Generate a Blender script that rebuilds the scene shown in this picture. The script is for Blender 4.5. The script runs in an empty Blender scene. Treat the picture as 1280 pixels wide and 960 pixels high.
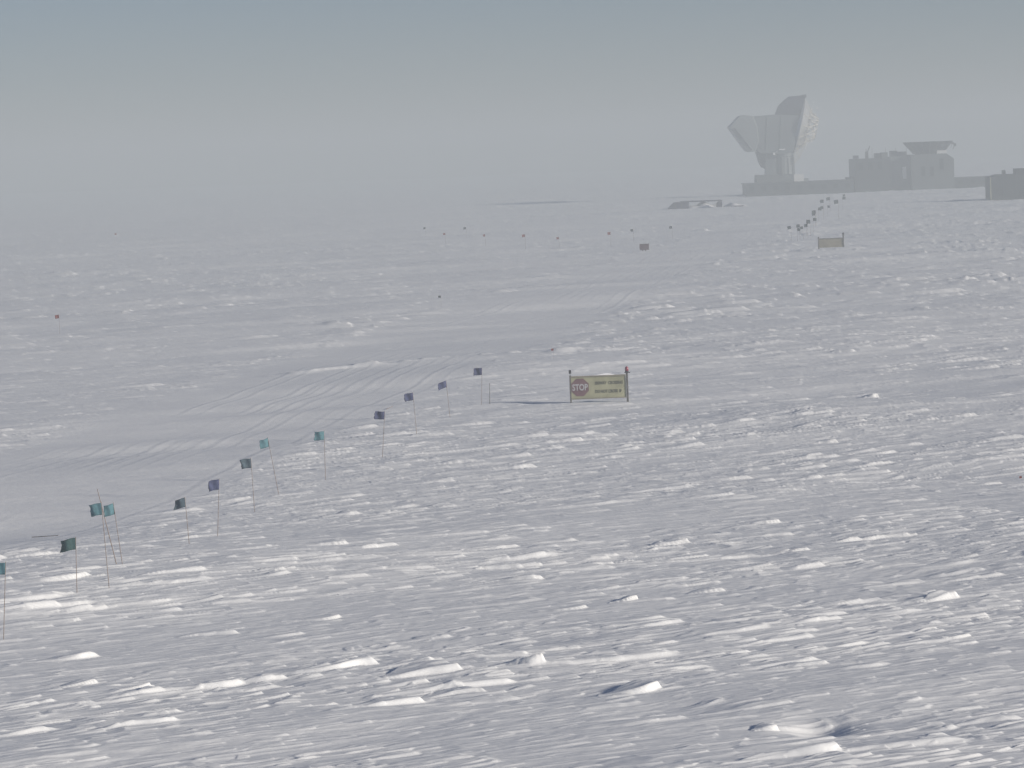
import bpy, bmesh, math, random
import numpy as np
from mathutils import Vector, Matrix

# ------------------------------------------------------------------ camera, sky, sun, exposure
scene = bpy.context.scene
C = scene.collection
F = 5080.0                      # focal length in photograph pixels (1280 wide)
CAM_H = 10.5
ROLL = math.radians(2.18)
PITCH = math.radians(3.15)
cam_data = bpy.data.cameras.new('camera')
cam = bpy.data.objects.new('camera', cam_data)
C.objects.link(cam)
cam_data.sensor_width = 36.0
cam_data.lens = F / 1280 * 36
cam_data.clip_start = 0.5
cam_data.clip_end = 20000
fwd = Vector((0, math.cos(PITCH), -math.sin(PITCH)))
up0 = Vector((0, math.sin(PITCH), math.cos(PITCH)))
rt0 = Vector((1, 0, 0))
rt = rt0 * math.cos(ROLL) - up0 * math.sin(ROLL)
upv = up0 * math.cos(ROLL) + rt0 * math.sin(ROLL)
R = Matrix((rt, upv, -fwd)).transposed()
cam.matrix_world = Matrix.Translation((0, 0, CAM_H)) @ R.to_4x4()
scene.camera = cam

SUN_AZ = math.radians(112)       # from the view direction (+Y) towards the right (+X)
SUN_EL = math.radians(15)
world = bpy.data.worlds.new('World')
scene.world = world
world.use_nodes = True
wn = world.node_tree
sky = wn.nodes.new('ShaderNodeTexSky')
sky.sky_type = 'NISHITA'
sky.sun_disc = False
sky.sun_elevation = SUN_EL
sky.sun_rotation = SUN_AZ
sky.altitude = 2800
sky.air_density = 1.0
sky.dust_density = 1.0
sky.ozone_density = 3.0
bg = wn.nodes['Background']
bg.inputs['Strength'].default_value = 0.052
wb = wn.nodes.new('ShaderNodeVectorMath')          # camera white balance of the whole sky
wb.operation = 'MULTIPLY'
wb.inputs[1].default_value = (1.0, .95, 1.05)
wn.links.new(sky.outputs[0], wb.inputs[0])
wn.links.new(wb.outputs[0], bg.inputs[0])

sl = bpy.data.lights.new('sun', 'SUN')
sl.energy = 4.9
sl.angle = math.radians(6.5)
sl.color = (1.0, 0.92, 0.80)
so = bpy.data.objects.new('sun', sl)
C.objects.link(so)
sd = Vector((math.sin(SUN_AZ) * math.cos(SUN_EL), math.cos(SUN_AZ) * math.cos(SUN_EL), math.sin(SUN_EL)))
so.rotation_euler = sd.to_track_quat('Z', 'Y').to_euler()
so.location = (60, 0, 40)

scene.view_settings.view_transform = 'Standard'
scene.view_settings.look = 'None'
scene.view_settings.gamma = 1
scene.view_settings.exposure = 0.15
scene.view_settings.use_curve_mapping = False
scene.cycles.volume_bounces = 2
scene.cycles.max_bounces = 6

# ------------------------------------------------------------------ helpers
rnd = random.Random(11)

def px_dir(px, py):
    return R @ Vector(((px - 640) / F, -(py - 480) / F, -1))

def P(px, py, Y):
    """world point at depth Y (metres ahead of the camera mast) seen at photo pixel"""
    d = px_dir(px, py)
    return Vector((0, 0, CAM_H)) + d * (Y / d.y)

def G(px, py, z=0.0):
    """point of the level ground at a photo pixel"""
    d = px_dir(px, py)
    t = (z - CAM_H) / d.z
    return Vector((0, 0, CAM_H)) + d * t

def mat(name, col, rough=0.7, metal=0.0, spec=0.3, noise=None, trans=0.0):
    m = bpy.data.materials.new(name)
    m.use_nodes = True
    nt = m.node_tree
    b = nt.nodes['Principled BSDF']
    b.inputs['Roughness'].default_value = rough
    b.inputs['Metallic'].default_value = metal
    b.inputs['Specular IOR Level'].default_value = spec
    b.inputs['Base Color'].default_value = (*col, 1)
    if noise:
        scale, amt = noise
        tc = nt.nodes.new('ShaderNodeTexCoord')
        n = nt.nodes.new('ShaderNodeTexNoise')
        n.inputs['Scale'].default_value = scale
        n.inputs['Detail'].default_value = 4
        r = nt.nodes.new('ShaderNodeValToRGB')
        r.color_ramp.elements[0].position = 0.35
        r.color_ramp.elements[1].position = 0.68
        r.color_ramp.elements[0].color = (*[c * (1 - amt) for c in col], 1)
        r.color_ramp.elements[1].color = (*[min(1, c * (1 + amt * .6)) for c in col], 1)
        nt.links.new(tc.outputs['Object'], n.inputs['Vector'])
        nt.links.new(n.outputs['Fac'], r.inputs['Fac'])
        nt.links.new(r.outputs['Color'], b.inputs['Base Color'])
    if trans:
        tr = nt.nodes.new('ShaderNodeBsdfTranslucent')
        tr.inputs['Color'].default_value = (*col, 1)
        mx = nt.nodes.new('ShaderNodeMixShader')
        mx.inputs[0].default_value = trans
        nt.links.new(b.outputs[0], mx.inputs[1])
        nt.links.new(tr.outputs[0], mx.inputs[2])
        nt.links.new(mx.outputs[0], nt.nodes['Material Output'].inputs['Surface'])
    return m

def obj(name, bm, m, parent=None, smooth=False, recalc=True):
    if recalc:
        bmesh.ops.recalc_face_normals(bm, faces=bm.faces)
    me = bpy.data.meshes.new(name)
    bm.to_mesh(me)
    bm.free()
    if smooth:
        for p in me.polygons:
            p.use_smooth = True
    me.materials.append(m)
    o = bpy.data.objects.new(name, me)
    C.objects.link(o)
    if parent:
        o.parent = parent
    return o

def empty(name, loc):
    o = bpy.data.objects.new(name, None)
    o.empty_display_size = 0.3
    C.objects.link(o)
    o.location = loc
    return o

def tag(o, label=None, cat=None, group=None, kind=None):
    if label: o['label'] = label
    if cat: o['category'] = cat
    if group: o['group'] = group
    if kind: o['kind'] = kind
    return o

def add_box(bm, x0, x1, y0, y1, z0, z1):
    v = [bm.verts.new((x, y, z)) for z in (z0, z1) for y in (y0, y1) for x in (x0, x1)]
    for f in ((0, 2, 3, 1), (4, 5, 7, 6), (0, 1, 5, 4), (2, 6, 7, 3), (0, 4, 6, 2), (1, 3, 7, 5)):
        bm.faces.new([v[i] for i in f])
    return v

def add_tube(bm, a, b, r0, r1=None, n=6):
    a, b = Vector(a), Vector(b)
    r1 = r0 if r1 is None else r1
    d = (b - a).normalized()
    s = d.orthogonal().normalized()
    t = d.cross(s)
    ra, rb = [], []
    for i in range(n):
        w = 2 * math.pi * i / n
        o = s * math.cos(w) + t * math.sin(w)
        ra.append(bm.verts.new(a + o * r0))
        rb.append(bm.verts.new(b + o * r1))
    for i in range(n):
        j = (i + 1) % n
        bm.faces.new((ra[i], ra[j], rb[j], rb[i]))
    bm.faces.new(ra[::-1])
    bm.faces.new(rb)

def add_prism(bm, pts, y0, y1):
    """polygon in x/z extruded along y; pts = [(x, z)...]"""
    a = [bm.verts.new((x, y0, z)) for x, z in pts]
    b = [bm.verts.new((x, y1, z)) for x, z in pts]
    n = len(pts)
    bm.faces.new(a)
    bm.faces.new(b[::-1])
    for i in range(n):
        j = (i + 1) % n
        bm.faces.new((a[j], a[i], b[i], b[j]))

def add_lathe(bm, prof, n=48, center=(0, 0, 0), axis=Vector((0, 0, 1)), cap=True):
    """prof = [(r, h)...] around axis"""
    axis = Vector(axis).normalized()
    s = axis.orthogonal().normalized()
    t = axis.cross(s)
    c = Vector(center)
    rings = []
    for r, h in prof:
        rings.append([bm.verts.new(c + axis * h + (s * math.cos(2 * math.pi * i / n) + t * math.sin(2 * math.pi * i / n)) * r) for i in range(n)])
    for a, b in zip(rings, rings[1:]):
        for i in range(n):
            j = (i + 1) % n
            bm.faces.new((a[i], a[j], b[j], b[i]))
    if cap:
        bm.faces.new(rings[0][::-1])
        bm.faces.new(rings[-1])

# ------------------------------------------------------------------ snow surface as a height function
def _hash(ix, iy, seed):
    h = (ix.astype(np.int64) * 374761393 + iy.astype(np.int64) * 668265263 + seed * 974634777) & 0xFFFFFFFF
    h = ((h ^ (h >> 13)) * 1274126177) & 0xFFFFFFFF
    h = h ^ (h >> 16)
    return (h & 0xFFFFFF).astype(np.float32) / np.float32(0xFFFFFF)

def vn(x, y, seed):
    xi = np.floor(x); yi = np.floor(y)
    fx = (x - xi).astype(np.float32); fy = (y - yi).astype(np.float32)
    fx = fx * fx * fx * (fx * (fx * 6 - 15) + 10)
    fy = fy * fy * fy * (fy * (fy * 6 - 15) + 10)
    a = _hash(xi, yi, seed); b = _hash(xi + 1, yi, seed)
    c = _hash(xi, yi + 1, seed); d = _hash(xi + 1, yi + 1, seed)
    return (a + (b - a) * fx) * (1 - fy) + (c + (d - c) * fx) * fy

def sstep(a, b, x):
    t = np.clip((x - a) / (b - a), 0, 1)
    return t * t * (3 - 2 * t)

WIND = math.radians(32)
CW, SW = math.cos(WIND), math.sin(WIND)

def tongue(s, w, e=.3):
    """wind-cut snow tongue: s along (-1 tail .. 1 nose), w across (-1..1): tapered tail, flat back, sharp nose and flanks"""
    body = (.15 + .85 * sstep(-1.0, 0.7, s)) * sstep(-1.0, -.9, s) * (1 - sstep(0.74, 0.92, s))
    wid = 0.2 + 0.7 * sstep(-1.0, 0.5, s)
    q = np.abs(w) / wid
    return body * (1 - sstep(1 - e, 1.0, q)) * (1 - .25 * w / wid)

def stamps(u, v, cu, cv, seed, hmin, hmax, dens, e=.3):
    """scattered tongues, one per cell at the most"""
    out = np.zeros(u.shape, np.float32)
    gx = u / cu; gy = v / cv
    bx = np.floor(gx - 0.5); by = np.floor(gy - 0.5)
    for dx in (0, 1):
        for dy in (0, 1):
            cx = bx + dx; cy = by + dy
            h1 = _hash(cx, cy, seed); h2 = _hash(cx, cy, seed + 1); h3 = _hash(cx, cy, seed + 2); h4 = _hash(cx, cy, seed + 3)
            lx = gx - (cx + 0.5 + (h1 - 0.5) * 0.45)
            ly = gy - (cy + 0.5 + (h2 - 0.5) * 0.45)
            sc = 0.45 + 0.55 * h4
            ly = ly + (h1 - 0.5) * 0.8 * lx
            s = lx / (0.5 * sc); w = ly / (0.5 * sc * (0.5 + h2 * .5))
            amp = np.where(h3 < dens, (hmin + (hmax - hmin) * h4 * h4), 0).astype(np.float32)
            out = np.maximum(out, amp * tongue(s, w, e))
    return out

# lane driven smooth by vehicles: left and right edges traced on the ground
LEFT_EDGE = [G(*p) for p in ((-260, 640), (0, 560), (200, 500), (330, 455), (480, 405), (620, 372), (750, 335), (850, 300), (920, 275), (960, 258))]
RIGHT_EDGE = [G(*p) for p in ((-260, 770), (0, 690), (120, 655), (250, 620), (350, 570), (450, 520), (560, 474), (700, 420), (830, 360), (900, 322), (960, 292), (1000, 262))]
LE = sorted((p.y, p.x) for p in LEFT_EDGE); RE = sorted((p.y, p.x) for p in RIGHT_EDGE)
LY, LX = np.array([a for a, b in LE]), np.array([b for a, b in LE])
RY, RX = np.array([a for a, b in RE]), np.array([b for a, b in RE])
TRK = [(0.12, .5), (0.2, .9), (0.27, .7), (0.42, .8), (0.47, 1.), (0.6, .7), (0.66, .9), (0.78, .6), (0.86, .8)]

# single drifts that stand out: photo pixel of the middle, length m, width m, height m, heading (None = wind)
BIG = [(395, 836, 2.3, 1.1, .20), (520, 842, 1.5, 1.2, .21), (648, 834, .8, .7, .20), (782, 868, 1.2, .9, .20),
       (475, 882, 1.4, .9, .13), (225, 858, 2.4, .8, .12), (75, 822, 1.6, .8, .1), (832, 677, 1.2, .8, .15),
       (1030, 550, .9, .6, .14), (1083, 488, .9, .9, .2), (620, 712, 1.1, .7, .15), (640, 726, 1.3, .6, .12),
       (1168, 748, 1.1, .6, .14), (776, 750, .7, .5, .15), (880, 738, .9, .6, .1), (450, 688, 1.9, .8, .1),
       (400, 687, 1.4, .6, .1), (1145, 386, 1.3, 1.2, .2), (1050, 440, 1.4, 1.0, .15), (990, 837, 1.2, .6, .09),
       (958, 911, .5, .4, .12), (255, 792, 1.2, .6, .1), (90, 853, .9, .5, .1), (1080, 672, 2.2, .9, .12),
       (940, 648, 1.4, .6, .1), (1262, 650, 1.4, .8, .15), (560, 580, 1.5, .7, .1), (50, 740, 2.4, .8, .14),
       (390, 772, 1.3, .5, .08), (560, 870, 1.3, .6, .1), (1185, 802, 1.0, .5, .09), (700, 760, 1.2, .5, .07)]
BIGP = [(G(a, b), c, d, e) for a, b, c, d, e in BIG]
HOL = [(1024, 908, .55, .9, .20), (620, 876, 2.6, 1.2, .1), (560, 806, 2.6, 1.2, .09), (1110, 588, 2.2, 2.5, .12),
       (900, 505, 2.5, 3.5, .14), (1130, 720, 2.6, 1.6, .1), (850, 888, 1.5, 1.2, .07)]
HOLP = [(G(a, b), c, d, e) for a, b, c, d, e in HOL]
# windrow of lumps crossing the lane edge
ROW = [G(*p) for p in ((350, 470), (470, 458), (600, 445), (700, 444), (800, 440), (1000, 434))]

def height(x, y, far_fade=None):
    x = np.asarray(x, np.float64); y = np.asarray(y, np.float64)
    u = x * CW + y * SW; v = -x * SW + y * CW
    # meander
    wu = (vn(u / 9, v / 9, 3) - .5) * 2.0; wv = (vn(u / 8, v / 5, 4) - .5) * 1.3
    ju = (vn(u / .55, v / .3, 15) - .5) * .30; jv = (vn(u / .7, v / .35, 16) - .5) * .16
    rd = np.hypot(x, y)
    jf = 1 - .8 * sstep(150, 320, rd)
    u2 = u + wu + ju * jf; v2 = v + wv + jv * jf
    near = 1 - sstep(130, 230, rd)
    mid = 1 - sstep(260, 480, rd)
    patch = vn(u / 22, v / 9, 6)
    patch = sstep(.3, .75, patch * .7 + .3 * vn(u / 6, v / 2.5, 17)) * .55 + .5
    h = (vn(u2 / 40, v2 / 16, 7) - .5) * .55 + (vn(u2 / 12, v2 / 4.5, 8) - .5) * .20
    d = (vn(u2 / 3.2, v2 / 1.2, 9) - .5) * .07 * patch
    r1 = 1 - np.abs(2 * vn(u2 / 4, v2 / 1.3, 10) - 1)
    d = d + r1 ** 4 * .045 * patch * (1 - sstep(180, 300, rd))
    r2 = 1 - np.abs(2 * vn(u2 / 1.7, v2 / .45, 12) - 1)
    d = d + r2 ** 4 * .022 * patch * near
    d = d + stamps(u2, v2, 4.4, 1.8, 20, .03, .10, .36, .45) * patch * (1 - .7 * sstep(190, 300, rd))
    d = d + stamps(u2 + 1.3, v2 + .7, 2.3, 1.0, 30, .02, .09, .6, .6) * patch * (1 - .7 * sstep(190, 300, rd))
    d = d + stamps(u2 + .4, v2 + .2, 1.15, .5, 40, .012, .05, .62, .75) * patch * near
    # farther out the drifts lie flatter and run more across the view
    xf = x * .985 + y * .174 + wu; yf = -x * .174 + y * .985 + wv
    far = sstep(170, 270, rd)
    pf = sstep(.35, .7, vn(x / 30, y / 14, 85)) * .6 + .6
    d = d + stamps(xf + 2.4, yf + 5.2, 8.0, 2.8, 80, .05, .17, .45, .45) * far * pf
    d = d + stamps(xf + 5.4, yf + 1.2, 5.2, 1.7, 84, .04, .15, .55, .45) * far * pf
    d = d + stamps(xf + 1.4, yf + 3.7, 3.4, 1.2, 88, .03, .11, .55, .5) * far * pf
    d = d + stamps(u2 + .9, v2 + .5, .75, .26, 90, .008, .035, .5, .95) * patch * near
    p2 = sstep(.55, .8, vn(u / 7 + 9.3, v / 3.5, 92))
    d = d + sstep(.74, .92, vn(u2 / .38, v2 / .2, 93)) * .016 * p2 * near
    d = d + sstep(.86, .95, vn(u2 / 1.1, v2 / .45, 94)) * .02 * p2 * near
    d = d + (vn(u2 / .6, v2 / .14, 13) - .5) * .012 * near + (vn(u2 / .22, v2 / .12, 14) - .5) * .006 * near
    d = d * (1 + .2 * sstep(150, 240, rd) * (1 - sstep(430, 600, rd)))
    for p, ln, wd, hh in BIGP:
        du, dv = (x - p.x) * CW + (y - p.y) * SW + ju * .35, -(x - p.x) * SW + (y - p.y) * CW + jv * .7
        sel = (np.abs(du) < ln) & (np.abs(dv) < wd)
        if sel.any():
            d[sel] += hh * .7 * tongue(du[sel] / (ln * .62) , (dv[sel] + .12 * np.sin(du[sel] * 3 + p.x)) / (wd * .6), .22)
    for p, ln, wd, hh in HOLP:
        d = d - hh * np.exp(-((x - p.x) / ln) ** 2 - ((y - p.y) / wd) ** 2)
    # smooth lane with vehicle tracks
    xl = np.interp(y, LY, LX); xr = np.interp(y, RY, RX)
    ww = np.maximum(xr - xl, .5)
    t = (x - xl) / ww + (vn(x / 12, y / 60, 50) - .5) * .05
    inside = sstep(-.06, .1, t) * (1 - sstep(.9, 1.08, t)) * sstep(100, 125, y) * (1 - sstep(700, 820, y))
    left_calm = sstep(130, 220, y) * (1 - sstep(-.4, .05, t)) * .35
    d = d * (1 - .86 * inside) * (1 - left_calm)
    trk = np.zeros_like(h)
    off = (x - xl)
    tw = t + (vn(y / 120, x / 160, 52) - .5) * .1
    for k, (tt, a) in enumerate(TRK):
        e = (tw - tt) * ww
        a2 = a * sstep(.4, .75, vn(y / 17, x / 30 + k * 7.3, 60 + k))
        trk += a2 * (np.exp(-((e - .25) / .13) ** 2) * .07 - np.exp(-(e / .14) ** 2) * .035)
        trk += a2 * (np.exp(-((e - 1.15) / .13) ** 2) * .06 - np.exp(-((e - .95) / .14) ** 2) * .03)
    d = d + trk * inside * .17
    # windrow
    for a, b in zip(ROW, ROW[1:]):
        ab = np.array((b.x - a.x, b.y - a.y)); L2 = (ab ** 2).sum()
        tt = np.clip(((x - a.x) * ab[0] + (y - a.y) * ab[1]) / L2, 0, 1)
        dist = np.hypot(x - a.x - tt * ab[0], y - a.y - tt * ab[1])
        d = d + np.exp(-(dist / .8) ** 2) * .11 * sstep(.35, .65, vn(u / 1.6, v / .7, 70))
    return (h + (d if far_fade is None else d * far_fade)).astype(np.float64)

def gz(x, y):
    return float(height(np.array([x]), np.array([y]))[0])

def ground_at(px, py):
    """point of the real snow surface seen at a photo pixel"""
    p = G(px, py)
    for _ in range(3):
        p = G(px, py, gz(p.x, p.y))
    return Vector((p.x, p.y, gz(p.x, p.y)))

# one sheet, fine where the photograph looks, reaching the horizon all round
deg = math.radians
aa = np.concatenate([np.linspace(-180, -24, 53)[:-1], np.linspace(-24, -8.4, 150)[:-1], np.linspace(-8.4, 8.4, 1240),
                     np.linspace(8.4, 24, 150)[1:], np.linspace(24, 180, 53)[1:]])
inv = np.linspace(F * CAM_H / 67, F * CAM_H / 1250, 2400)
rr = np.concatenate([np.linspace(.5, 67, 24)[:-1], F * CAM_H / inv, np.geomspace(1280, 3000, 24)])
A, RR = np.meshgrid(np.radians(aa[:-1]), rr)
X = RR * np.sin(A); Y = RR * np.cos(A)
fade = (1 - sstep(deg(15), deg(23), np.abs(A))) * sstep(58, 70, RR)
Z = np.empty(X.shape)
for i in range(0, X.shape[0], 200):
    s = slice(i, i + 200)
    Z[s] = height(X[s], Y[s], fade[s])
na, nr = A.shape[1], A.shape[0]
co = np.stack([X, Y, Z], -1).reshape(-1, 3)
co = np.vstack([co, [[0, 0, float(Z[0].mean())]]]).astype(np.float32)
ii, jj = np.meshgrid(np.arange(nr - 1), np.arange(na), indexing='ij')
j2 = (jj + 1) % na
quads = np.stack([ii * na + jj, ii * na + j2, (ii + 1) * na + j2, (ii + 1) * na + jj], -1).reshape(-1, 4)[:, ::-1]
tri = np.stack([np.arange(na), np.full(na, nr * na), (np.arange(na) + 1) % na], -1)[:, ::-1]
nq, ntr = len(quads), len(tri)
gm = bpy.data.meshes.new('snow_ground')
gm.vertices.add(len(co)); gm.vertices.foreach_set('co', co.ravel())
gm.loops.add(nq * 4 + ntr * 3)
gm.loops.foreach_set('vertex_index', np.concatenate([quads.ravel(), tri[:, ::-1].ravel()]).astype(np.int32))
gm.polygons.add(nq + ntr)
gm.polygons.foreach_set('loop_start', np.concatenate([np.arange(nq) * 4, nq * 4 + np.arange(ntr) * 3]).astype(np.int32))
gm.polygons.foreach_set('use_smooth', np.ones(nq + ntr, bool))
gm.update(calc_edges=True)

snow = bpy.data.materials.new('packed_snow')
snow.use_nodes = True
nt = snow.node_tree
b = nt.nodes['Principled BSDF']
b.inputs['Roughness'].default_value = .62
b.inputs['Specular IOR Level'].default_value = .25
tc = nt.nodes.new('ShaderNodeTexCoord')
mp = nt.nodes.new('ShaderNodeMapping')
mp.inputs['Rotation'].default_value = (0, 0, -WIND)
mp.inputs['Scale'].default_value = (.45, 1.0, 1.0)
n1 = nt.nodes.new('ShaderNodeTexNoise'); n1.inputs['Scale'].default_value = 9; n1.inputs['Detail'].default_value = 6; n1.inputs['Roughness'].default_value = .65
cr = nt.nodes.new('ShaderNodeValToRGB')
cr.color_ramp.elements[0].color = (.83, .84, .86, 1); cr.color_ramp.elements[0].position = .3
cr.color_ramp.elements[1].color = (.88, .885, .895, 1); cr.color_ramp.elements[1].position = .7
n2 = nt.nodes.new('ShaderNodeTexNoise'); n2.inputs['Scale'].default_value = .9; n2.inputs['Detail'].default_value = 3
bp = nt.nodes.new('ShaderNodeBump'); bp.inputs['Strength'].default_value = .5; bp.inputs['Distance'].default_value = .03
nt.links.new(tc.outputs['Object'], mp.inputs['Vector'])
nt.links.new(mp.outputs[0], n1.inputs['Vector']); nt.links.new(mp.outputs[0], n2.inputs['Vector'])
nt.links.new(n2.outputs['Fac'], cr.inputs['Fac']); nt.links.new(cr.outputs[0], b.inputs['Base Color'])
nt.links.new(n1.outputs['Fac'], bp.inputs['Height']); nt.links.new(bp.outputs[0], b.inputs['Normal'])
gm.materials.append(snow)
ground = bpy.data.objects.new('snow_ground', gm)
C.objects.link(ground)
ground['kind'] = 'structure'

# ------------------------------------------------------------------ haze: thin even ice fog over the plateau
bm = bmesh.new()
add_box(bm, -3100, 3100, -3100, 3100, -2.0, 31.0)
hz = bpy.data.materials.new('ice_fog')
hz.use_nodes = True
nt = hz.node_tree
nt.nodes.remove(nt.nodes['Principled BSDF'])
pv = nt.nodes.new('ShaderNodeVolumePrincipled')
pv.inputs['Color'].default_value = (.62, .67, .70, 1)
pv.inputs['Density'].default_value = .00135
pv.inputs['Anisotropy'].default_value = .0
nt.links.new(pv.outputs[0], nt.nodes['Material Output'].inputs['Volume'])
haze = obj('haze', bm, hz)
haze['kind'] = 'stuff'

# ------------------------------------------------------------------ materials
M = dict(
    bamboo=mat('bamboo', (.27, .20, .16), .7, noise=(12, .3)),
    teal=mat('teal_cloth', (.13, .27, .32), .85, trans=.3, noise=(8, .25)),
    green=mat('green_cloth', (.07, .14, .145), .85, trans=.25, noise=(8, .25)),
    blue=mat('blue_cloth', (.085, .10, .20), .85, trans=.25, noise=(8, .25)),
    slate=mat('faded_blue_cloth', (.11, .16, .20), .85, trans=.25, noise=(8, .25)),
    dark=mat('dark_cloth', (.035, .05, .06), .85),
    red=mat('red_cloth', (.22, .06, .055), .85, trans=.2),
    yellow=mat('faded_yellow_board', (.36, .355, .24), .6, noise=(1.6, .22)),
    wood=mat('weathered_plywood', (.26, .24, .19), .8, noise=(1.2, .25)),
    post=mat('grey_post', (.13, .125, .12), .7, noise=(5, .3)),
    stop=mat('faded_red_paint', (.17, .095, .11), .6, noise=(3, .2)),
    white=mat('white_paint', (.75, .75, .75), .5),
    letter=mat('worn_white_lettering', (.45, .45, .47), .6),
    ink=mat('black_lettering', (.12, .12, .09), .6),
    lens=mat('red_lamp_lens', (.24, .03, .06), .25, spec=.6),
    black=mat('black_housing', (.03, .03, .04), .5),
    mauve=mat('mauve_panel', (.10, .055, .075), .7, noise=(2, .2)),
    snowcap=mat('snow_cap', (.88, .88, .9), .6),
    wall=mat('dark_blue_siding', (.05, .06, .07), .6, noise=(.15, .25)),
    wall2=mat('grey_siding', (.10, .115, .12), .6, noise=(.12, .2)),
    roof=mat('roof_membrane', (.07, .08, .09), .6, noise=(.2, .2)),
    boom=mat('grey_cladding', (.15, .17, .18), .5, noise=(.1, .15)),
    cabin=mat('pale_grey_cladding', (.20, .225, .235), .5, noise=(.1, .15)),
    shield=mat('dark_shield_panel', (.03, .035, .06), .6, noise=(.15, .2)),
    dish=mat('bare_aluminium', (.55, .55, .54), .35, metal=.6),
    truss=mat('painted_truss', (.55, .52, .46), .5),
    pane=mat('dark_window', (.02, .025, .03), .2),
    crate=mat('dark_violet_tarpaulin', (.045, .04, .08), .7, noise=(.6, .3)),
)

# ------------------------------------------------------------------ long low building under the telescope
def bx(px, py, D): return P(px, py, D).x
def bzz(px, py, D): return P(px, py, D).z

def wall_box(name, m, parent, px0, px1, pyt, D, y0, y1, zb=-1.0, org=None):
    """box between two photo columns, its top seen at pyt (at the middle), standing from zb"""
    o = org or Vector((0, 0, 0))
    x0, x1 = bx(px0, pyt, D), bx(px1, pyt, D)
    zt = bzz((px0 + px1) / 2, pyt, D)
    bm = bmesh.new()
    add_box(bm, x0 - o.x, x1 - o.x, y0 - o.y, y1 - o.y, zb - o.z, zt - o.z)
    return obj(name, bm, m, parent), x0, x1, zt

D0 = 948.0
def low_building(label, cat, px0, px1, pyt, D, depth, ribs):
    xm = bx((px0 + px1) / 2, pyt, D)
    org = Vector((xm, D, 0))
    t = tag(empty('low_building', org), label, cat)
    w, x0, x1, zt = wall_box('wall', M['wall'], t, px0, px1, pyt, D, D, D + depth, org=org)
    bm = bmesh.new()
    add_box(bm, x0 - xm - .25, x1 - xm + .25, -.3, depth + .3, zt + .004, zt + .3)
    obj('roof', bm, M['roof'], t)
    for k in range(ribs):
        xx = x0 + (x1 - x0) * (k + .5) / ribs
        bm = bmesh.new()
        add_box(bm, xx - xm - .55, xx - xm + .55, -.09, -.004, zt * .45, zt * .8)
        obj('window', bm, M['pane'], t)
    return t, x0, x1, zt

lb, lx0, lx1, lzt = low_building('long dark low building at the foot of the big radio telescope', 'building', 932, 1067, 228.5, D0, 14, 9)

# ------------------------------------------------------------------ radio telescope
T = D0 + 3.0                         # front face distance
TC = T + 5.0                         # centre line
org = Vector((bx(975, 225, TC), TC, 0))
tel = tag(empty('radio_telescope', org), 'huge grey radio telescope with tilted dish standing over the long low building', 'telescope')

def poly(pts, D): return [(bx(a, b_, D) - org.x, bzz(a, b_, D)) for a, b_ in pts]
def tpart(name, pts, D, y0, y1, m, parent=tel, bev=0.0):
    bm = bmesh.new()
    add_prism(bm, poly(pts, D), y0 - org.y, y1 - org.y)
    if bev:
        bmesh.ops.bevel(bm, geom=bm.edges[:], offset=bev, segments=1, affect='EDGES')
    return obj(name, bm, m, parent)

zr = lzt + .3
# base step, tower, collar
tpart('tower_base', [(946, 219), (958, 218.6), (992, 217.5), (992, 226.5), (946, 228.5)], T, T + .3, T + 9, M['wall2'])
bm = bmesh.new()
zc0, zc1 = bzz(975, 226, TC), bzz(975, 186, TC)
rr_t = (bx(992, 205, TC) - bx(960, 205, TC)) / 2
cx_t = (bx(992, 205, TC) + bx(960, 205, TC)) / 2 - org.x
add_lathe(bm, [(rr_t, zc0), (rr_t, zc0 + 5.6), (rr_t + .25, zc0 + 5.7), (rr_t + .25, zc1 - 1.2), (rr_t - .1, zc1)], 24, (cx_t, 0, 0))
obj('tower', bm, M['boom'], tel)
for k in range(12):
    bm = bmesh.new()
    w = 2 * math.pi * k / 12
    add_box(bm, cx_t + math.cos(w) * (rr_t + .06) - .12, cx_t + math.cos(w) * (rr_t + .06) + .12,
            math.sin(w) * (rr_t + .06) - .12, math.sin(w) * (rr_t + .06) + .12, zc0 + .2, zc0 + 5.5)
    obj('tower_rib', bm, M['wall2'], tel)
# stair shaft hanging on the left of the tower
tpart('stair_shaft', [(946, 190), (962, 188), (962, 212), (957.5, 211.5), (955.8, 210), (953.5, 209.5), (950, 203.5)], T, T + 1.5, T + 6.5, M['wall2'])
tpart('equipment_room', [(957, 189), (971, 188.5), (971, 226), (957.6, 226)], T, T + 1.2, T + 5.0, M['boom'])
# boom and receiver cabin
tpart('boom', [(929.5, 145), (942.5, 145.4), (968, 143.2), (999.5, 144.6), (997, 158), (993, 170), (993.5, 178), (990.5, 190.5), (982, 192),
               (950, 192), (938, 180), (918, 157)], T, T - .8, T + 9.6, M['boom'], bev=.12)
cab = tpart('receiver_cabin', [(911, 159), (924, 145), (929, 143.8), (941, 145), (946, 158), (948, 176), (944, 189), (940.6, 189.8), (933, 189)], T, T - 1.6, T + 8.0, M['cabin'], bev=.12)
tpart('cabin_shutter', [(911, 159.2), (916.2, 158.6), (941.5, 188), (938.5, 190), (933, 189.2)], T, T - 2.1, T + 8.4, M['white'] if False else M['cabin'], parent=cab, bev=.12)
tpart('cabin_rib', [(915.8, 160.5), (918.0, 160.2), (939.6, 187.2), (938.2, 188.2)], T, T - 2.35, T - 2.11, M['shield'], parent=cab)
for a0, b0, a1, b1 in ((940, 147, 944, 187), (958, 146, 957, 189), (976, 145.5, 974, 189), (922, 150, 952, 186)):
    bm = bmesh.new()
    p, q = poly([(a0, b0), (a1, b1)], T)
    add_tube(bm, (p[0], T - .8 - org.y - .05, p[1]), (q[0], T - .8 - org.y - .05, q[1]), .07)
    obj('cladding_seam', bm, M['wall2'], tel)
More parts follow.
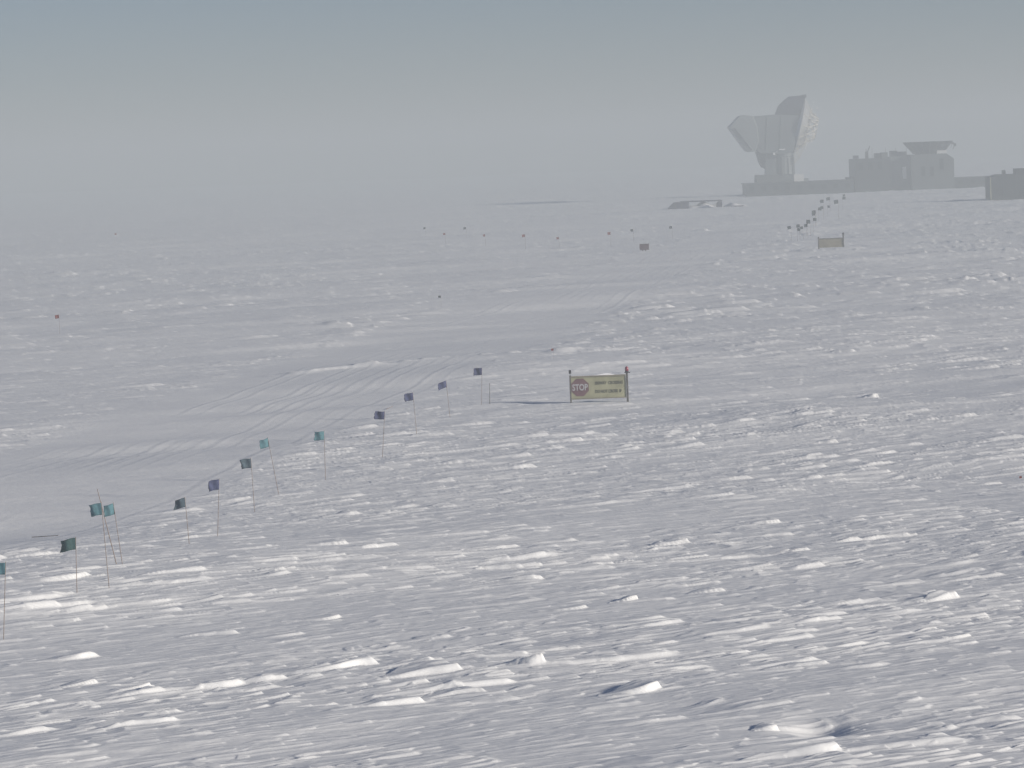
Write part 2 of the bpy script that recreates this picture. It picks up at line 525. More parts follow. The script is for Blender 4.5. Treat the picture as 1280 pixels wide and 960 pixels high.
# side shield above the boom
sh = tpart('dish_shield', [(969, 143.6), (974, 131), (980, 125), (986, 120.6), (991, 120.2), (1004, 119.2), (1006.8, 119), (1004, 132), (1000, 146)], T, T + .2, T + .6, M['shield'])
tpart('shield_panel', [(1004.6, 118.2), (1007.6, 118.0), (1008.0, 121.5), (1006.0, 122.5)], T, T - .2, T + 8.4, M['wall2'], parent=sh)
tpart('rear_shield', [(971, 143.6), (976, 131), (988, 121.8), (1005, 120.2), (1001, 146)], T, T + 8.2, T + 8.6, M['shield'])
# primary dish, edge on, looking up to the left
dc = Vector((bx(1003, 158, TC) - org.x, 0, bzz(1003, 158, TC)))
ax = Vector((-.97, 0.0, .24)).normalized()
bm = bmesh.new()
prof = [(r, .055 * r * r) for r in (0.05, 1, 2, 3, 4, 5, 6, 6.6)]
add_lathe(bm, prof + [(6.65, 2.2), (6.5, 2.1)] + [(r, .055 * r * r - .35) for r in (5, 4, 3, 2, 1, .05)], 40, dc - ax * 1.4, ax)
dish = obj('primary_dish', bm, M['dish'], tel)
# backing truss: tubes and small bright plates behind the dish
bm = bmesh.new()
s_ = Vector((0, 1, 0)); t_ = ax.cross(s_)
ring1, ring2 = [], []
for k in range(14):
    w = 2 * math.pi * k / 14
    o_ = s_ * math.cos(w) + t_ * math.sin(w)
    ring1.append(dc - ax * 1.5 + o_ * 4.0 + ax * .5)
    ring2.append(dc - ax * 3.3 + o_ * 2.6)
    add_tube(bm, dc + ax * .6 + o_ * 6.4, ring1[-1] - ax * .5, .07, n=4)
for k in range(14):
    j = (k + 1) % 14
    for a_, b_ in ((ring1[k], ring1[j]), (ring2[k], ring2[j]), (ring1[k], ring2[k]), (ring1[k], ring2[j]), (ring2[k], dc - ax * 2.2)):
        add_tube(bm, a_, b_, .09, n=4)
obj('backing_truss', bm, M['truss'], dish)
rg = random.Random(5)
for k in range(44):  # small white plates put in as sun glints on the truss
    bm = bmesh.new()
    w = rg.uniform(math.pi * .5, math.pi * 1.9)
    o_ = s_ * math.cos(w) + t_ * math.sin(w)
    c_ = dc - ax * rg.uniform(1.2, 2.6) + o_ * rg.uniform(2.0, 6.2)
    e = rg.uniform(.12, .42)
    add_box(bm, c_.x - .05, c_.x + .05 + e * .4, c_.y - e, c_.y + e, c_.z - e * .6, c_.z + e * .6)
    obj('glint_plate', bm, M['white'], dish)
# counterweight lattice below the dish
bm = bmesh.new()
pts = poly([(993, 172), (1008, 168), (996, 184), (999, 196), (992.5, 204), (1006, 180)], TC)
P3 = [Vector((a, 0, b_)) for a, b_ in pts]
for yy in (-2.5, 2.5):
    for a_, b_ in ((0, 1), (1, 5), (5, 3), (3, 4), (2, 5), (2, 3), (0, 2), (2, 4), (0, 5)):
        add_tube(bm, P3[a_] + Vector((0, yy, 0)), P3[b_] + Vector((0, yy, 0)), .10, n=4)
for k in range(6):
    add_tube(bm, P3[k] + Vector((0, -2.5, 0)), P3[k] + Vector((0, 2.5, 0)), .10, n=4)
obj('lower_truss', bm, M['truss'], tel)
# glints on the front of the tower, put in as white rail and box
bm = bmesh.new()
p, q, r_ = poly([(974, 187), (981, 186.2), (967.4, 192.2)], T - 1)
yy = T - 1.3 - org.y
add_box(bm, p[0], q[0], yy - .2, yy + .35, p[1] - .12, p[1] + .14)
add_box(bm, r_[0] - .22, r_[0] + .22, yy - .2, yy + .4, r_[1] - .25, r_[1] + .25)
add_tube(bm, (r_[0], yy, r_[1]), (p[0], yy, p[1]), .05, n=4)
obj('glint_rail', bm, M['white'], tel)

# pale roof unit beside the tower
p = P(998, 220, T + 3)
ru = tag(empty('roof_unit', (p.x, p.y, zr)), 'pale boxy unit on the low roof just right of the telescope tower', 'roof unit')
bm = bmesh.new()
add_box(bm, -1.1, 1.2, -1, 1, 0, bzz(998, 217.6, T + 3) - zr)
obj('housing', bm, M['white'], ru)
bm = bmesh.new()
add_box(bm, 1.25, 2.3, -.6, .6, 0, .7)
obj('duct', bm, M['cabin'], ru)

# ------------------------------------------------------------------ observatory building with ground shield
D1 = 952.0
og = Vector((bx(1130, 225, D1), D1, 0))
ob = tag(empty('observatory_building', og), 'blocky dark observatory building carrying a wide bowl shaped ground shield', 'building')
def opart(name, pts, D, y0, y1, m, parent=ob):
    bm = bmesh.new()
    pp = [(bx(a, b_, D) - og.x, bzz(a, b_, D)) for a, b_ in pts]
    lo = min(z for x, z in pp)
    add_prism(bm, pp, y0 - og.y, y1 - og.y)
    return obj(name, bm, m, parent)
def obox(name, px0, px1, pyt, y0, y1, m, pyb=None, parent=ob):
    x0, x1 = bx(px0, pyt, D1) - og.x, bx(px1, pyt, D1) - og.x
    zt = bzz((px0 + px1) / 2, pyt, D1)
    zb = -1 if pyb is None else bzz((px0 + px1) / 2, pyb, D1)
    bm = bmesh.new(); add_box(bm, x0, x1, y0 - og.y, y1 - og.y, zb, zt)
    return obj(name, bm, m, parent)
west = obox('west_wing', 1068, 1113, 198, D1, D1 + 16, M['wall'])
obox('middle_wing', 1113.1, 1138, 195.5, D1 + 1.5, D1 + 15, M['boom'])
bm = bmesh.new()
pp = [(bx(a, b_, D1) - og.x, bzz(a, b_, D1)) for a, b_ in ((1138.2, 193.5), (1182, 191.6), (1191.6, 198), (1191.6, 232), (1138.2, 234))]
pp[3] = (pp[2][0], -1); pp[4] = (pp[0][0], -1)
add_prism(bm, pp, -1.2, 15)
east = obj('east_wing', bm, M['wall2'], ob)
for px, py, w, h in ((1177, 205, .5, 1.3), (1154, 214, .45, 1.1), (1165, 214, .45, 1.1)):
    c = P(px, py, D1 - 1.2)
    bm = bmesh.new(); add_box(bm, c.x - og.x - w, c.x - og.x + w, -1.32, -1.204, c.z - h, c.z + h)
    obj('window', bm, M['pane'], east)
for px, py, w, h in ((1076, 208, .5, .9), (1088, 207.6, .5, .9), (1100, 207, .5, .9)):
    c = P(px, py, D1)
    bm = bmesh.new(); add_box(bm, c.x - og.x - w, c.x - og.x + w, -.12, -.004, c.z - h, c.z + h)
    obj('window', bm, M['pane'], west)
c = P(1130.5, 215, D1 + 1.5)
bm = bmesh.new(); add_box(bm, c.x - og.x - .45, c.x - og.x + .45, 1.38, 1.496, c.z - 1.6, c.z + 1.2)
obj('door', bm, M['white'], ob)
obox('stair_tower', 1060, 1067.9, 221.5, D1 + 2, D1 + 8, M['wall2'])
# roof clutter on the west wing
obox('roof_housing', 1096, 1103, 191.5, D1 + 4, D1 + 8, M['shield'], 198.2)
obox('roof_housing', 1103.2, 1111, 190.4, D1 + 3, D1 + 7, M['wall2'], 198.2)
obox('roof_housing', 1070, 1076, 194.4, D1 + 6, D1 + 9, M['boom'], 198.4)
obox('roof_housing', 1116, 1124, 188.4, D1 + 5, D1 + 9, M['wall2'], 195.7)
obox('roof_housing', 1127, 1137, 189.4, D1 + 8, D1 + 11, M['cabin'], 195.7)
c = P(1083.5, 198, D1 + 5)
bm = bmesh.new()
x_, z_ = c.x - og.x, c.z
add_box(bm, x_ - .35, x_ + .35, 4.6, 5.4, z_ - .1, z_ + 1.6)
add_tube(bm, (x_ + .2, 5, z_ + 1.5), (x_ + .8, 5, z_ + 2.9), .11)
add_tube(bm, (x_ - .1, 5, z_ + 1.5), (x_ - .1, 5, z_ + 2.2), .08)
obj('mast', bm, M['wall2'], ob)
for pxa in (1090, 1107, 1119.5, 1133):
    c = P(pxa, 190, D1 + 6)
    bm = bmesh.new()
    add_tube(bm, (c.x - og.x, 6, c.z - 1.5), (c.x - og.x, 6, c.z + 1.0), .05, n=4)
    obj('antenna', bm, M['post'], ob)
# bowl: inverted cone with ribs
bc = P(1160, 190, D1 + 7)
rb = (bx(1179, 190, D1 + 7) - bx(1143, 190, D1 + 7)) / 2
rtp = (bx(1190, 177, D1 + 7) - bx(1128.5, 178, D1 + 7)) / 2
hb = bzz(1160, 177, D1 + 7) - bc.z
bm = bmesh.new()
cen = (bc.x - og.x, 7, bc.z)
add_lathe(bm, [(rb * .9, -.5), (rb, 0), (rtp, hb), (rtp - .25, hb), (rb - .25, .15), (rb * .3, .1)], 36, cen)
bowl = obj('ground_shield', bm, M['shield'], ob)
bm = bmesh.new()
for k in range(18):
    w = 2 * math.pi * (k + .5) / 18
    a_ = Vector(cen) + Vector((math.cos(w) * (rb + .1), math.sin(w) * (rb + .1), -.3))
    b_ = Vector(cen) + Vector((math.cos(w) * (rtp + .1), math.sin(w) * (rtp + .1), hb))
    add_tube(bm, a_, b_, .12, n=4)
obj('shield_rib', bm, M['wall2'], bowl)
for k in range(5):
    bm = bmesh.new()
    w = -1.1 + k * .28
    a_ = Vector(cen) + Vector((math.cos(w) * (rtp + .6), math.sin(w) * (rtp + .6), hb * (.55 + .1 * (k % 3))))
    add_box(bm, a_.x - .3, a_.x + .3, a_.y - .2, a_.y + .2, a_.z - .2, a_.z + .25)
    add_tube(bm, a_, (a_.x * .92 + cen[0] * .08, a_.y * .92 + cen[1] * .08, a_.z - 1), .06, n=4)
    obj('shield_bracket', bm, M['wall2'], bowl)
c = P(1177, 189.2, D1 + 2)
bm = bmesh.new()
add_box(bm, c.x - og.x - 1.1, c.x - og.x + 1.1, 1.5, 3.5, c.z - .5, c.z + .25)
obj('glint_box', bm, M['white'], ob)  # white box standing in for the bright glint below the bowl

# low wing running right from the observatory
low_building('low dark wing running right from the observatory building', 'building', 1192.2, 1239.5, 222.6, 955, 10, 3)

# nearer dark hut at the right edge
hp = ground_at(1262, 249.5)
D2 = hp.y
hut = tag(empty('dark_hut', (hp.x, D2, 0)), 'near dark hut cut by the right edge of the photo, bright edge on its left', 'hut')
x0, x1 = bx(1239, 235, D2) - hp.x, bx(1312, 235, D2) - hp.x
zt0, zt1 = bzz(1239, 221.5, D2), bzz(1249, 218.3, D2)
bm = bmesh.new()
add_prism(bm, [(x0, -1), (x1, -1), (x1, zt1), (x0 + 1.6, zt1), (x0, zt0)], 0, 9)
obj('wall', bm, M['wall'], hut)
bm = bmesh.new()
add_box(bm, x0 - .16, x0 - .004, -.1, .12, -.5, zt0)
obj('lit_edge', bm, M['yellow'], hut)  # lit left edge of the hut painted as a yellow strip
bm = bmesh.new()
a_, b_ = bx(1255.5, 214, D2) - hp.x, bx(1259.5, 214, D2) - hp.x
add_box(bm, a_, b_, 3, 4, zt1 - .01, bzz(1257, 212.6, D2))
obj('roof_vent', bm, M['wall2'], hut)
bm = bmesh.new()
a_, b_ = bx(1271.5, 214, D2) - hp.x, bx(1284, 214, D2) - hp.x
add_box(bm, a_, b_, 2, 6, zt1 - .01, bzz(1277, 210.4, D2))
obj('roof_hatch', bm, M['wall'], hut)
for k in range(3):
    bm = bmesh.new()
    xx = x0 + 2.2 + k * 2.4
    add_box(bm, xx - .03, xx + .03, -.06, -.004, -.2, zt1 - .3)
    obj('wall_seam', bm, M['wall2'], hut)

# ------------------------------------------------------------------ snowed-in cargo left of the telescope
cg = ground_at(868, 260.5)
Dc = cg.y
def cx(px): return bx(px, 256, Dc) - cg.x
def cz(px, py): return bzz(px, py, Dc) - cg.z
md = tag(empty('drifted_platform', cg), 'half buried platform with a dark edge, drifted over with snow, left of the telescope', 'platform')
bm = bmesh.new()
add_box(bm, cx(852), cx(903), 0, 6, cz(877, 252.2), cz(877, 250.9))
obj('deck', bm, M['crate'], md)
bm = bmesh.new()
nx, ny = 60, 14
vs = []
for j in range(ny):
    row = []
    for i in range(nx):
        fx = i / (nx - 1); fy = j / (ny - 1)
        xx = cx(826) + (cx(942) - cx(826)) * fx
        e = math.sin(math.pi * fx) ** .5 * math.sin(math.pi * fy) ** .6
        zz = e * (.9 + .35 * math.sin(fx * 17) + .2 * math.sin(fx * 41 + fy * 3))
        row.append(bm.verts.new((xx, -1.5 + 8 * fy, zz - .25)))
    vs.append(row)
for j in range(ny - 1):
    for i in range(nx - 1):
        bm.faces.new((vs[j][i], vs[j][i + 1], vs[j + 1][i + 1], vs[j + 1][i]))
obj('snow_drift', bm, M['snowcap'], md, smooth=True)
def cargo(label, px0, px1, pt, pb, taper=0):
    c = Vector((bx((px0 + px1) / 2, pb, Dc - 2), Dc - 2.2, 0))
    c.z = bzz((px0 + px1) / 2, pb, Dc - 2)
    t = tag(empty('tarped_cargo', c), label, 'cargo')
    w = (bx(px1, pb, Dc - 2) - bx(px0, pb, Dc - 2)) / 2
    h = bzz((px0 + px1) / 2, pt, Dc - 2) - c.z
    bm = bmesh.new()
    add_prism(bm, [(-w, -.3), (w, -.3), (w, h * .9), (w * .5, h), (-w * .4 , h * .96), (-w * (1 - taper), h * .4)], -.9, .9)
    bmesh.ops.bevel(bm, geom=bm.edges[:], offset=.08, segments=2, affect='EDGES')
    obj('tarpaulin', bm, M['crate'], t)
    for q in (-.3, .3):
        bm = bmesh.new()
        add_box(bm, w * q, w * (q + .08), -.96, -.904, 0, h * .8)
        obj('strap', bm, M['post'], t)
cargo('long dark violet cargo heap at the left end of the drifted platform', 834, 861, 252.6, 259.5, .3)
cargo('small dark violet cargo block at the right end of the drifted platform', 895.5, 902.5, 251.2, 257.2, .0)
a_, b_ = P(904, 258.4, Dc - 2), P(930, 257.4, Dc - 2)
bm = bmesh.new()
m_ = (a_ + b_) / 2
add_tube(bm, a_ - m_, b_ - m_, .12, n=6)
o = obj('fallen_beam', bm, M['crate']); o.location = m_
tag(o, 'thin dark beam lying on the snow right of the small cargo block', 'beam')

# ------------------------------------------------------------------ signs
def text_mesh(name, body, size, m, parent, loc, extr=.004, spacing=1.0, weight=0.0, align='LEFT', sx=1.0):
    cu = bpy.data.curves.new(name, 'FONT')
    cu.body = body; cu.size = size; cu.extrude = extr; cu.align_x = align; cu.align_y = 'CENTER'
    cu.space_character = spacing; cu.offset = weight
    to = bpy.data.objects.new('tmp', cu)
    C.objects.link(to)
    bpy.context.view_layer.update()
    me = bpy.data.meshes.new_from_object(to.evaluated_get(bpy.context.evaluated_depsgraph_get()))
    bpy.data.objects.remove(to); bpy.data.curves.remove(cu)
    me.name = name
    for v_ in me.vertices:
        x, y, z = v_.co
        v_.co = (x * sx, -z, y)
    me.materials.clear(); me.materials.append(m)
    o = bpy.data.objects.new(name, me)
    C.objects.link(o); o.parent = parent; o.location = loc
    return o

# near stop sign. board px: x 713..782, y 470..499 ; posts 713 and 784
sb = ground_at(748, 503)
DS = sb.y
pxm = DS / F                            # metres per photo pixel at the sign
st = tag(empty('stop_sign', (sb.x, DS, sb.z)), 'large faded yellow board reading STOP between two posts with a red lamp', 'sign')
zb_, zt_ = bzz(748, 498, DS) - sb.z, bzz(748, 469.4, DS) - sb.z
xl_, xr_ = bx(713.5, 484, DS) - sb.x, bx(782.5, 484, DS) - sb.x
bm = bmesh.new()
add_box(bm, xl_, xr_, -.012, .012, zb_, zt_)
board = obj('board', bm, M['yellow'], st)
bm = bmesh.new()
add_box(bm, xl_ + .03, xr_, -.045, -.0125, zt_ - .05, zt_ + .012)
add_box(bm, xl_ + .03, xr_, -.04, -.0125, zb_ - .012, zb_ + .035)
obj('frame', bm, M['wood'], board)
zc_ = (zb_ + zt_) / 2 + .01
xo = bx(725, 485, DS) - sb.x
ro = 11.2 * pxm
bm = bmesh.new()
pp = [(xo + ro * 1.06 * math.cos(math.pi / 8 + k * math.pi / 4), zc_ + ro * 1.06 * math.sin(math.pi / 8 + k * math.pi / 4)) for k in range(8)]
add_prism(bm, pp, -.020, -.0125)
emb = obj('stop_octagon', bm, M['stop'], board)
text_mesh('stop_lettering', 'STOP', .38, M['letter'], board, (xo, -.026, zc_ - .01), weight=.008, align='CENTER', sx=.74)
text_mesh('lettering', 'SKIWAY  CROSSING', .185, M['ink'], board, (bx(744, 480, DS) - sb.x, -.017, bzz(760, 478.5, DS) - sb.z), weight=.006, sx=.72)
text_mesh('lettering', 'DO NOT CROSS  IF', .185, M['ink'], board, (bx(744, 489, DS) - sb.x, -.017, bzz(760, 489, DS) - sb.z), weight=.006, sx=.72)
for px, pt, r in ((713.2, 469.5, .038), (784.2, 466, .045)):
    xx = bx(px, 485, DS) - sb.x
    bm = bmesh.new()
    add_box(bm, xx - r, xx + r, -.05, .05, -.35, bzz(px, pt, DS) - sb.z)
    bmesh.ops.bevel(bm, geom=bm.edges[:], offset=.008, segments=1, affect='EDGES')
    post = obj('post', bm, M['post'], st)
    if px < 750:
        bm = bmesh.new()
        z1 = bzz(px, 467.2, DS) - sb.z
        add_tube(bm, (xx, 0, bzz(px, pt, DS) - sb.z), (xx, 0, z1), .012)
        obj('stem', bm, M['post'], post)
        bm = bmesh.new()
        add_box(bm, xx - .055, xx + .055, -.055, .055, z1, z1 + 4.6 * pxm)
        bmesh.ops.bevel(bm, geom=bm.edges[:], offset=.015, segments=2, affect='EDGES')
        obj('reflector_cap', bm, M['black'], post)
    else:
        z0 = bzz(px, 466, DS) - sb.z
        bm = bmesh.new()
        add_box(bm, xx - .10, xx + .15, -.08, .08, z0, z0 + .035)
        obj('lamp_bracket', bm, M['black'], post)
        bm = bmesh.new()
        add_lathe(bm, [(.075, 0), (.08, .05)], 20, (xx, 0, z0 + .037))
        base = obj('lamp_base', bm, M['black'], post)
        bm = bmesh.new()
        add_lathe(bm, [(.078, 0), (.08, .09), (.07, .15), (.045, .185), (.01, .195)], 20, (xx, 0, z0 + .088))
        obj('lamp_lens', bm, M['lens'], post, smooth=True)
# snow lying on the top edge of the board
bm = bmesh.new()
xa, xb = bx(741, 469, DS) - sb.x, bx(768, 469, DS) - sb.x
prev = None
for k in range(25):
    f = k / 24
    xx = xa + (xb - xa) * f
    hh = .012 + .075 * (math.sin(math.pi * f ** 1.25) ** 1.4)
    ring = [bm.verts.new((xx, y_, z_)) for y_, z_ in ((-.06, zt_ + .013), (-.05, zt_ + .013 + hh * .8), (0, zt_ + .013 + hh), (.05, zt_ + .013 + hh * .8), (.06, zt_ + .013))]
    if prev:
        for i in range(5):
            j = (i + 1) % 5
            bm.faces.new((prev[i], prev[j], ring[j], ring[i]))
    else:
        bm.faces.new(ring)
    prev = ring
bm.faces.new(prev[::-1])
o = obj('snow_cap', bm, M['snowcap']); o.location = (sb.x, DS, sb.z)
tag(o, 'thin heap of white snow lying on the top edge of the near stop board', 'snow')

# far board
fb = ground_at(1040, 311)
DF = fb.y
fs = tag(empty('far_board', (fb.x, DF, fb.z)), 'blank tan board between two dark posts, farther up the slope near the far flags', 'sign')
zb_, zt_ = bzz(1040, 309.2, DF) - fb.z, bzz(1040, 297.8, DF) - fb.z
xl_, xr_ = bx(1023.5, 304, DF) - fb.x, bx(1054, 304, DF) - fb.x
bm = bmesh.new(); add_box(bm, xl_, xr_, -.02, .02, zb_, zt_)
obj('board', bm, M['wood'], fs)
bm = bmesh.new(); add_box(bm, xl_, xr_, -.06, -.021, zt_ - .07, zt_ + .03)
obj('frame', bm, M['post'], fs)
for px, pt in ((1023.3, 296), (1054.3, 293.4)):
    xx = bx(px, 304, DF) - fb.x
    bm = bmesh.new(); add_box(bm, xx - .07, xx + .07, -.07, .07, -.5, bzz(px, pt, DF) - fb.z)
    bmesh.ops.bevel(bm, geom=bm.edges[:], offset=.012, segments=1, affect='EDGES')
    obj('post', bm, M['post'], fs)
bm = bmesh.new()
xx = bx(1054.3, 304, DF) - fb.x; z0 = bzz(1054.3, 293.4, DF) - fb.z
add_lathe(bm, [(.11, 0), (.12, .1), (.08, .2), (.02, .23)], 12, (xx, 0, z0 + .003))
obj('lamp', bm, M['black'], fs)

# small mauve board seen at the far side of the lane
mb = ground_at(805.5, 314.5)
ms = tag(empty('small_board', mb), 'small mauve board on two short legs alone beyond the smooth lane', 'sign')
DM = mb.y
zb_, zt_ = bzz(805.5, 312.4, DM) - mb.z, bzz(805.5, 304.6, DM) - mb.z
xl_, xr_ = bx(799.4, 308, DM) - mb.x, bx(811.2, 308, DM) - mb.x
bm = bmesh.new(); add_box(bm, xl_, xr_, -.02, .02, zb_, zt_)
obj('board', bm, M['mauve'], ms)
bm = bmesh.new(); add_box(bm, xl_, xr_, -.05, -.021, zt_ - .06, zt_)
obj('frame', bm, M['post'], ms)
for q in (.33, .62):
    xx = xl_ + (xr_ - xl_) * q
    bm = bmesh.new(); add_box(bm, xx - .05, xx + .05, .021, .10, -.4, zb_ + .4)
    obj('leg', bm, M['post'], ms)

# ------------------------------------------------------------------ marker flags
def cloth(w, h, wave, seed, sag=.1):
    rg = random.Random(seed)
    ph = rg.uniform(0, 6)
    bm = bmesh.new()
    nx, nz = 10, 6
    th = .004
    fr = [rg.uniform(-1, 1) for _ in range(nz + 1)]
    curl = rg.uniform(-.5, 1.2)
    layers = []
    for side in (-1, 1):
        g_ = []
        for j in range(nz + 1):
            row = []
            for i in range(nx + 1):
                a = i / nx; c_ = j / nz
                x = -a * w * (1 - .06 * math.sin(c_ * 3 + ph) + .05 * a * fr[j])
                y = wave * (math.sin(a * 6.5 + ph + c_ * (1.2 + curl)) * a + curl * .5 * a * c_) + side * th
                z = -c_ * h - sag * w * a ** 1.6 + .03 * h * math.sin(a * 6 + ph) * a
                row.append(bm.verts.new((x, y, z)))
            g_.append(row)
        layers.append(g_)
    for g_ in layers:
        for j in range(nz):
            for i in range(nx):
                bm.faces.new((g_[j][i], g_[j][i + 1], g_[j + 1][i + 1], g_[j + 1][i]))
    A_, B_ = layers
    for i in range(nx):
        bm.faces.new((A_[0][i], A_[0][i + 1], B_[0][i + 1], B_[0][i]))
        bm.faces.new((A_[nz][i], A_[nz][i + 1], B_[nz][i + 1], B_[nz][i]))
    for j in range(nz):
        bm.faces.new((A_[j][0], A_[j + 1][0], B_[j + 1][0], B_[j][0]))
        bm.faces.new((A_[j][nx], A_[j + 1][nx], B_[j + 1][nx], B_[j][nx]))
    return bm

ROWG = 'bamboo marker flags lining the smooth lane'
# pole top px, pole base px, flag width px, flag height px, material, label, cloth yaw, sag
FL = [
    ((7, 702), (4.5, 800), 15, 15, 'teal', 'teal flag on a straight pole, cut by the left edge of the photo', 0, .1),
    ((94.5, 671), (96.3, 741), 18, 15, 'green', 'largest dark green flag, flying left above a long white drift', 0, .22),
    ((126.5, 627), (136.5, 736), 14, 15, 'teal', 'bright teal flag left of the tall bare pole', 0, .1),
    ((141.5, 628), (153, 705), 11, 14, 'teal', 'narrow teal flag right of the tall bare pole', .5, .12),
    ((231, 621), (236.5, 680), 13, 12, 'slate', 'grey-blue drooping flag, next right from the three close poles', 0, .25),
    ((274, 598), (272, 669), 11.5, 13, 'blue', 'violet-blue flag on a pole leaning slightly right', .3, .2),
    ((313.5, 572), (318.3, 640), 12, 12, 'slate', 'square grey-blue flag between the violet flag and a strongly leaning pole', 0, .05),
    ((334.5, 546.5), (348.5, 621), 9.5, 11, 'teal', 'small teal flag on the strongly left-leaning pole', .6, .1),
    ((405, 538), (407, 600), 11, 11, 'teal', 'pale teal flag standing alone midway along the row', .3, .05),
    ((481, 513.5), (478, 570), 11.5, 10, 'blue', 'dark blue flag with a short stick lying behind its pole', 0, .03),
    ((516, 490), (521, 545), 10, 9.5, 'blue', 'dark blue flag, second in the row right of the pale teal one', .2, .1),
    ((557.5, 475), (562.5, 522), 9.5, 8.5, 'blue', 'pointed dark blue flag, last but one before the bare stake', .4, .3),
    ((602.5, 459), (602, 506), 9.5, 9, 'blue', 'dark blue flag beside the short bare stake, nearest the stop board', 0, .1),
]
protos = {}
def marker_flag(top, base, fw, fh, m, label, yaw, sag, group, seed, nm='marker_flag', rad=.0085, cast=None):
    b_ = ground_at(*base)
    t_ = P(top[0], top[1], b_.y)
    r = t_ - b_
    root = tag(empty(nm, b_), label, 'flag', group)
    bm = bmesh.new()
    add_tube(bm, -r * .12, r, rad * 1.1, rad * .8)
    obj('pole', bm, M['bamboo'], root)
    k = b_.y / F
    f = obj('cloth', cloth(fw * 1.08 * k / max(.5, math.cos(yaw) ** 1), fh * k, .25 * fw * k * .6, seed, sag), M[m], root, smooth=True)
    f.location = r * .985
    f.rotation_euler = (0, math.atan2(r.x, r.z) * .8, yaw)
    return root
for i, (t_, b_, w, h, m, lab, yaw, sag) in enumerate(FL):
    marker_flag(t_, b_, w, h, m, lab, yaw, sag, ROWG, i)

def bare(name, top, base, label, cat, rad=.011, m='bamboo'):
    b_ = ground_at(*base)
    t_ = P(top[0], top[1], b_.y)
    r = t_ - b_
    bm = bmesh.new()
    add_tube(bm, -r * .1, r, rad * 1.15, rad * .8)
    for q in (.25, .5, .75):
        add_tube(bm, r * q, r * (q + .006), rad * 1.35)
    o = obj(name, bm, M[m]); o.location = b_
    return tag(o, label, cat)
bare('bare_pole', (121.5, 611), (145.5, 705), 'tall bare bamboo pole leaning left between two teal flags', 'pole')
bare('bare_stake', (612, 479), (612.3, 506), 'short dark bare stake right of the last blue flag', 'stake', .014, 'post')
def lying(a, b_, label):
    p = ground_at(*a); q = ground_at(*b_)
    p.z += .05; q.z += .07
    m_ = (p + q) / 2
    bm = bmesh.new(); add_tube(bm, p - m_, q - m_, .012, .009)
    o = obj('fallen_stick', bm, M['bamboo']); o.location = m_
    tag(o, label, 'stick')
lying((40, 673), (73, 672), 'long thin stick lying on the snow left of the large dark green flag')
lying((483, 513.5), (491, 510), 'short stick lying on the snow right of a dark blue flag')

# far flags: one flag built, then copied
def small_proto(m, w, h):
    root = empty('small_flag', (0, 0, 0))
    bm = bmesh.new(); add_tube(bm, (0, 0, -.3), (0, 0, 1.75), .009, .007)
    obj('pole', bm, M['bamboo'], root)
    f = obj('cloth', cloth(w, h, .05, 77, .1), M[m], root, smooth=True)
    f.location = (0, 0, 1.74)
    return root
PR = {'dark': small_proto('dark', .40, .36), 'red': small_proto('red', .36, .32)}
used = set()
def place_small(px, py, kind, label, group, s=1.0, mir=False):
    # py = where the cloth is seen; find the ground point whose flag shows there
    D = (CAM_H - 1.55 * s) * F / (py - (225 - .038 * px))
    p = P(px, py, D)
    z = gz(p.x, p.y)
    src = PR[kind]
    if kind in used:
        r = src.copy(); C.objects.link(r)
        for ch in list(src.children):
            c = ch.copy(); C.objects.link(c); c.parent = r
    else:
        r = src; used.add(kind)
    r.location = (p.x + .15, p.y, z)
    r.scale = (-s if mir else s, s, s)
    if mir: r.scale = (s, s, s); r.rotation_euler = (0, 0, math.pi)
    else: r.rotation_euler = (0, 0, 0)
    tag(r, label, 'flag', group)
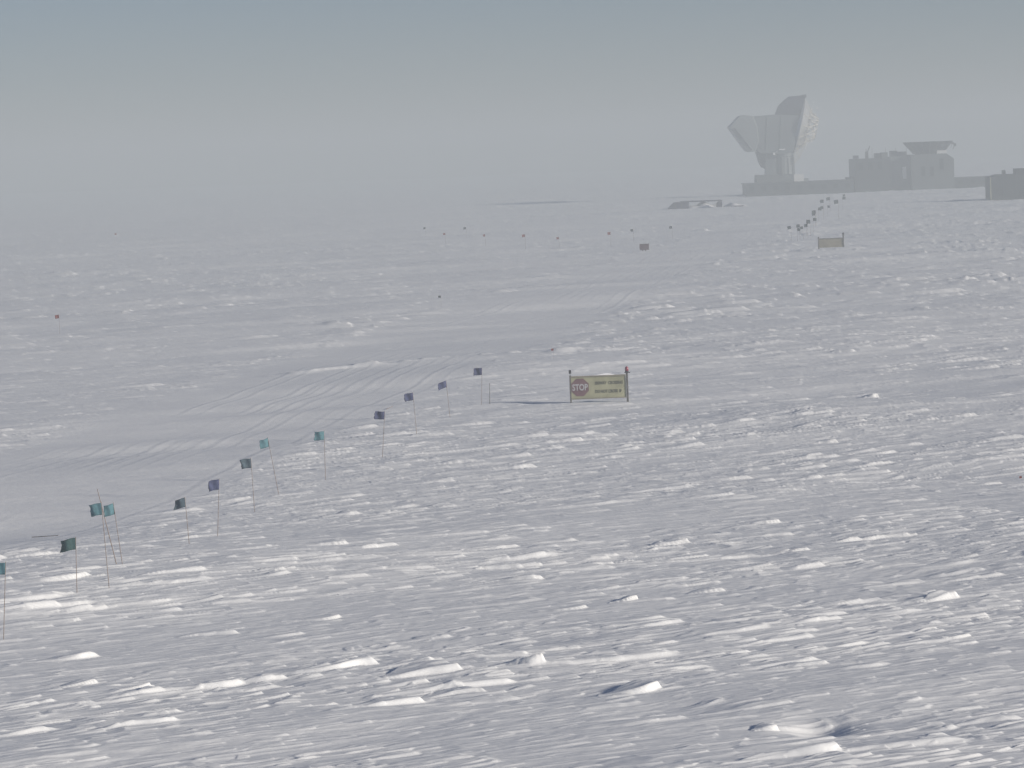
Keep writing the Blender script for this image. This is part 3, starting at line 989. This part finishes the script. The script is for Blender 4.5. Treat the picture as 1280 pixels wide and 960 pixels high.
ordn = ['first', 'second', 'third', 'fourth', 'fifth', 'sixth', 'seventh', 'eighth', 'ninth', 'tenth', 'eleventh', 'twelfth', 'thirteenth', 'fourteenth', 'fifteenth', 'sixteenth', 'seventeenth', 'eighteenth']
far = sorted([(987, 285.3, 1), (994.8, 288, .9), (998, 281.6, 1), (1002, 283.8, .9), (1007.8, 281.2, 1), (1006.3, 275, 1.2), (1011, 276, 1.1),
       (1014.8, 272.6, 1.1), (1017.6, 268.5, 1.1), (1018.2, 265, 1.3), (1021.4, 261, 1.2), (1027.8, 259, 1.2), (1033, 258, 1), (1028.2, 250.6, 1.4), (1036, 249, 1.4),
       (1046.5, 252, 1.6), (1052, 247.8, 1.3), (1055.3, 243.8, 1.1)])
for k, (px, py, s) in enumerate(far):
    place_small(px, py, 'dark', 'tiny dark flag near the telescope, %s from the left in the climbing far flag line' % ordn[k], 'far flags climbing to the low building', s, mir=(k % 3 == 1))
left = [(71, 395, 'red', .75, 'lone red flag on the far left of the snow field'),
        (144.5, 294.8, 'red', .8, 'faint small red flag near the hazy horizon on the far left'),
        (530.6, 284, 'dark', .8, 'faint flag at the hazy skyline, leftmost of the distant dark row'),
        (555.2, 294.2, 'red', .8, 'faint reddish flag, lowest in the left part of the distant row'),
        (581, 283.8, 'dark', .9, 'faint dark flag, second dark one from the left in the distant row'),
        (605, 293.3, 'red', .8, 'faint reddish flag midway along the distant row'),
        (654.7, 295.2, 'red', 1.0, 'clearer reddish flag in the middle of the distant row'),
        (697, 298, 'red', .8, 'faint reddish flag, lowest in the right half of the distant row'),
        (761.6, 290, 'red', 1.0, 'reddish flag up and left of the small mauve board'),
        (790, 286.2, 'dark', .9, 'dark flag just above the small mauve board'),
        (838.5, 283, 'dark', .9, 'dark flag up and right of the small mauve board'),
        (548.5, 374, 'dark', .45, 'small dark flag standing alone left of the lane in the middle distance'),
        (688.5, 443.5, 'red', .35, 'tiny dull scrap of flag above the row of snow lumps'),
        (1271, 588, 'red', .22, 'tiny red scrap of flag poking from the snow at the right edge')]
for px, py, kind, s, lab in left:
    place_small(px, py, kind, lab, 'scattered distant flags', s)
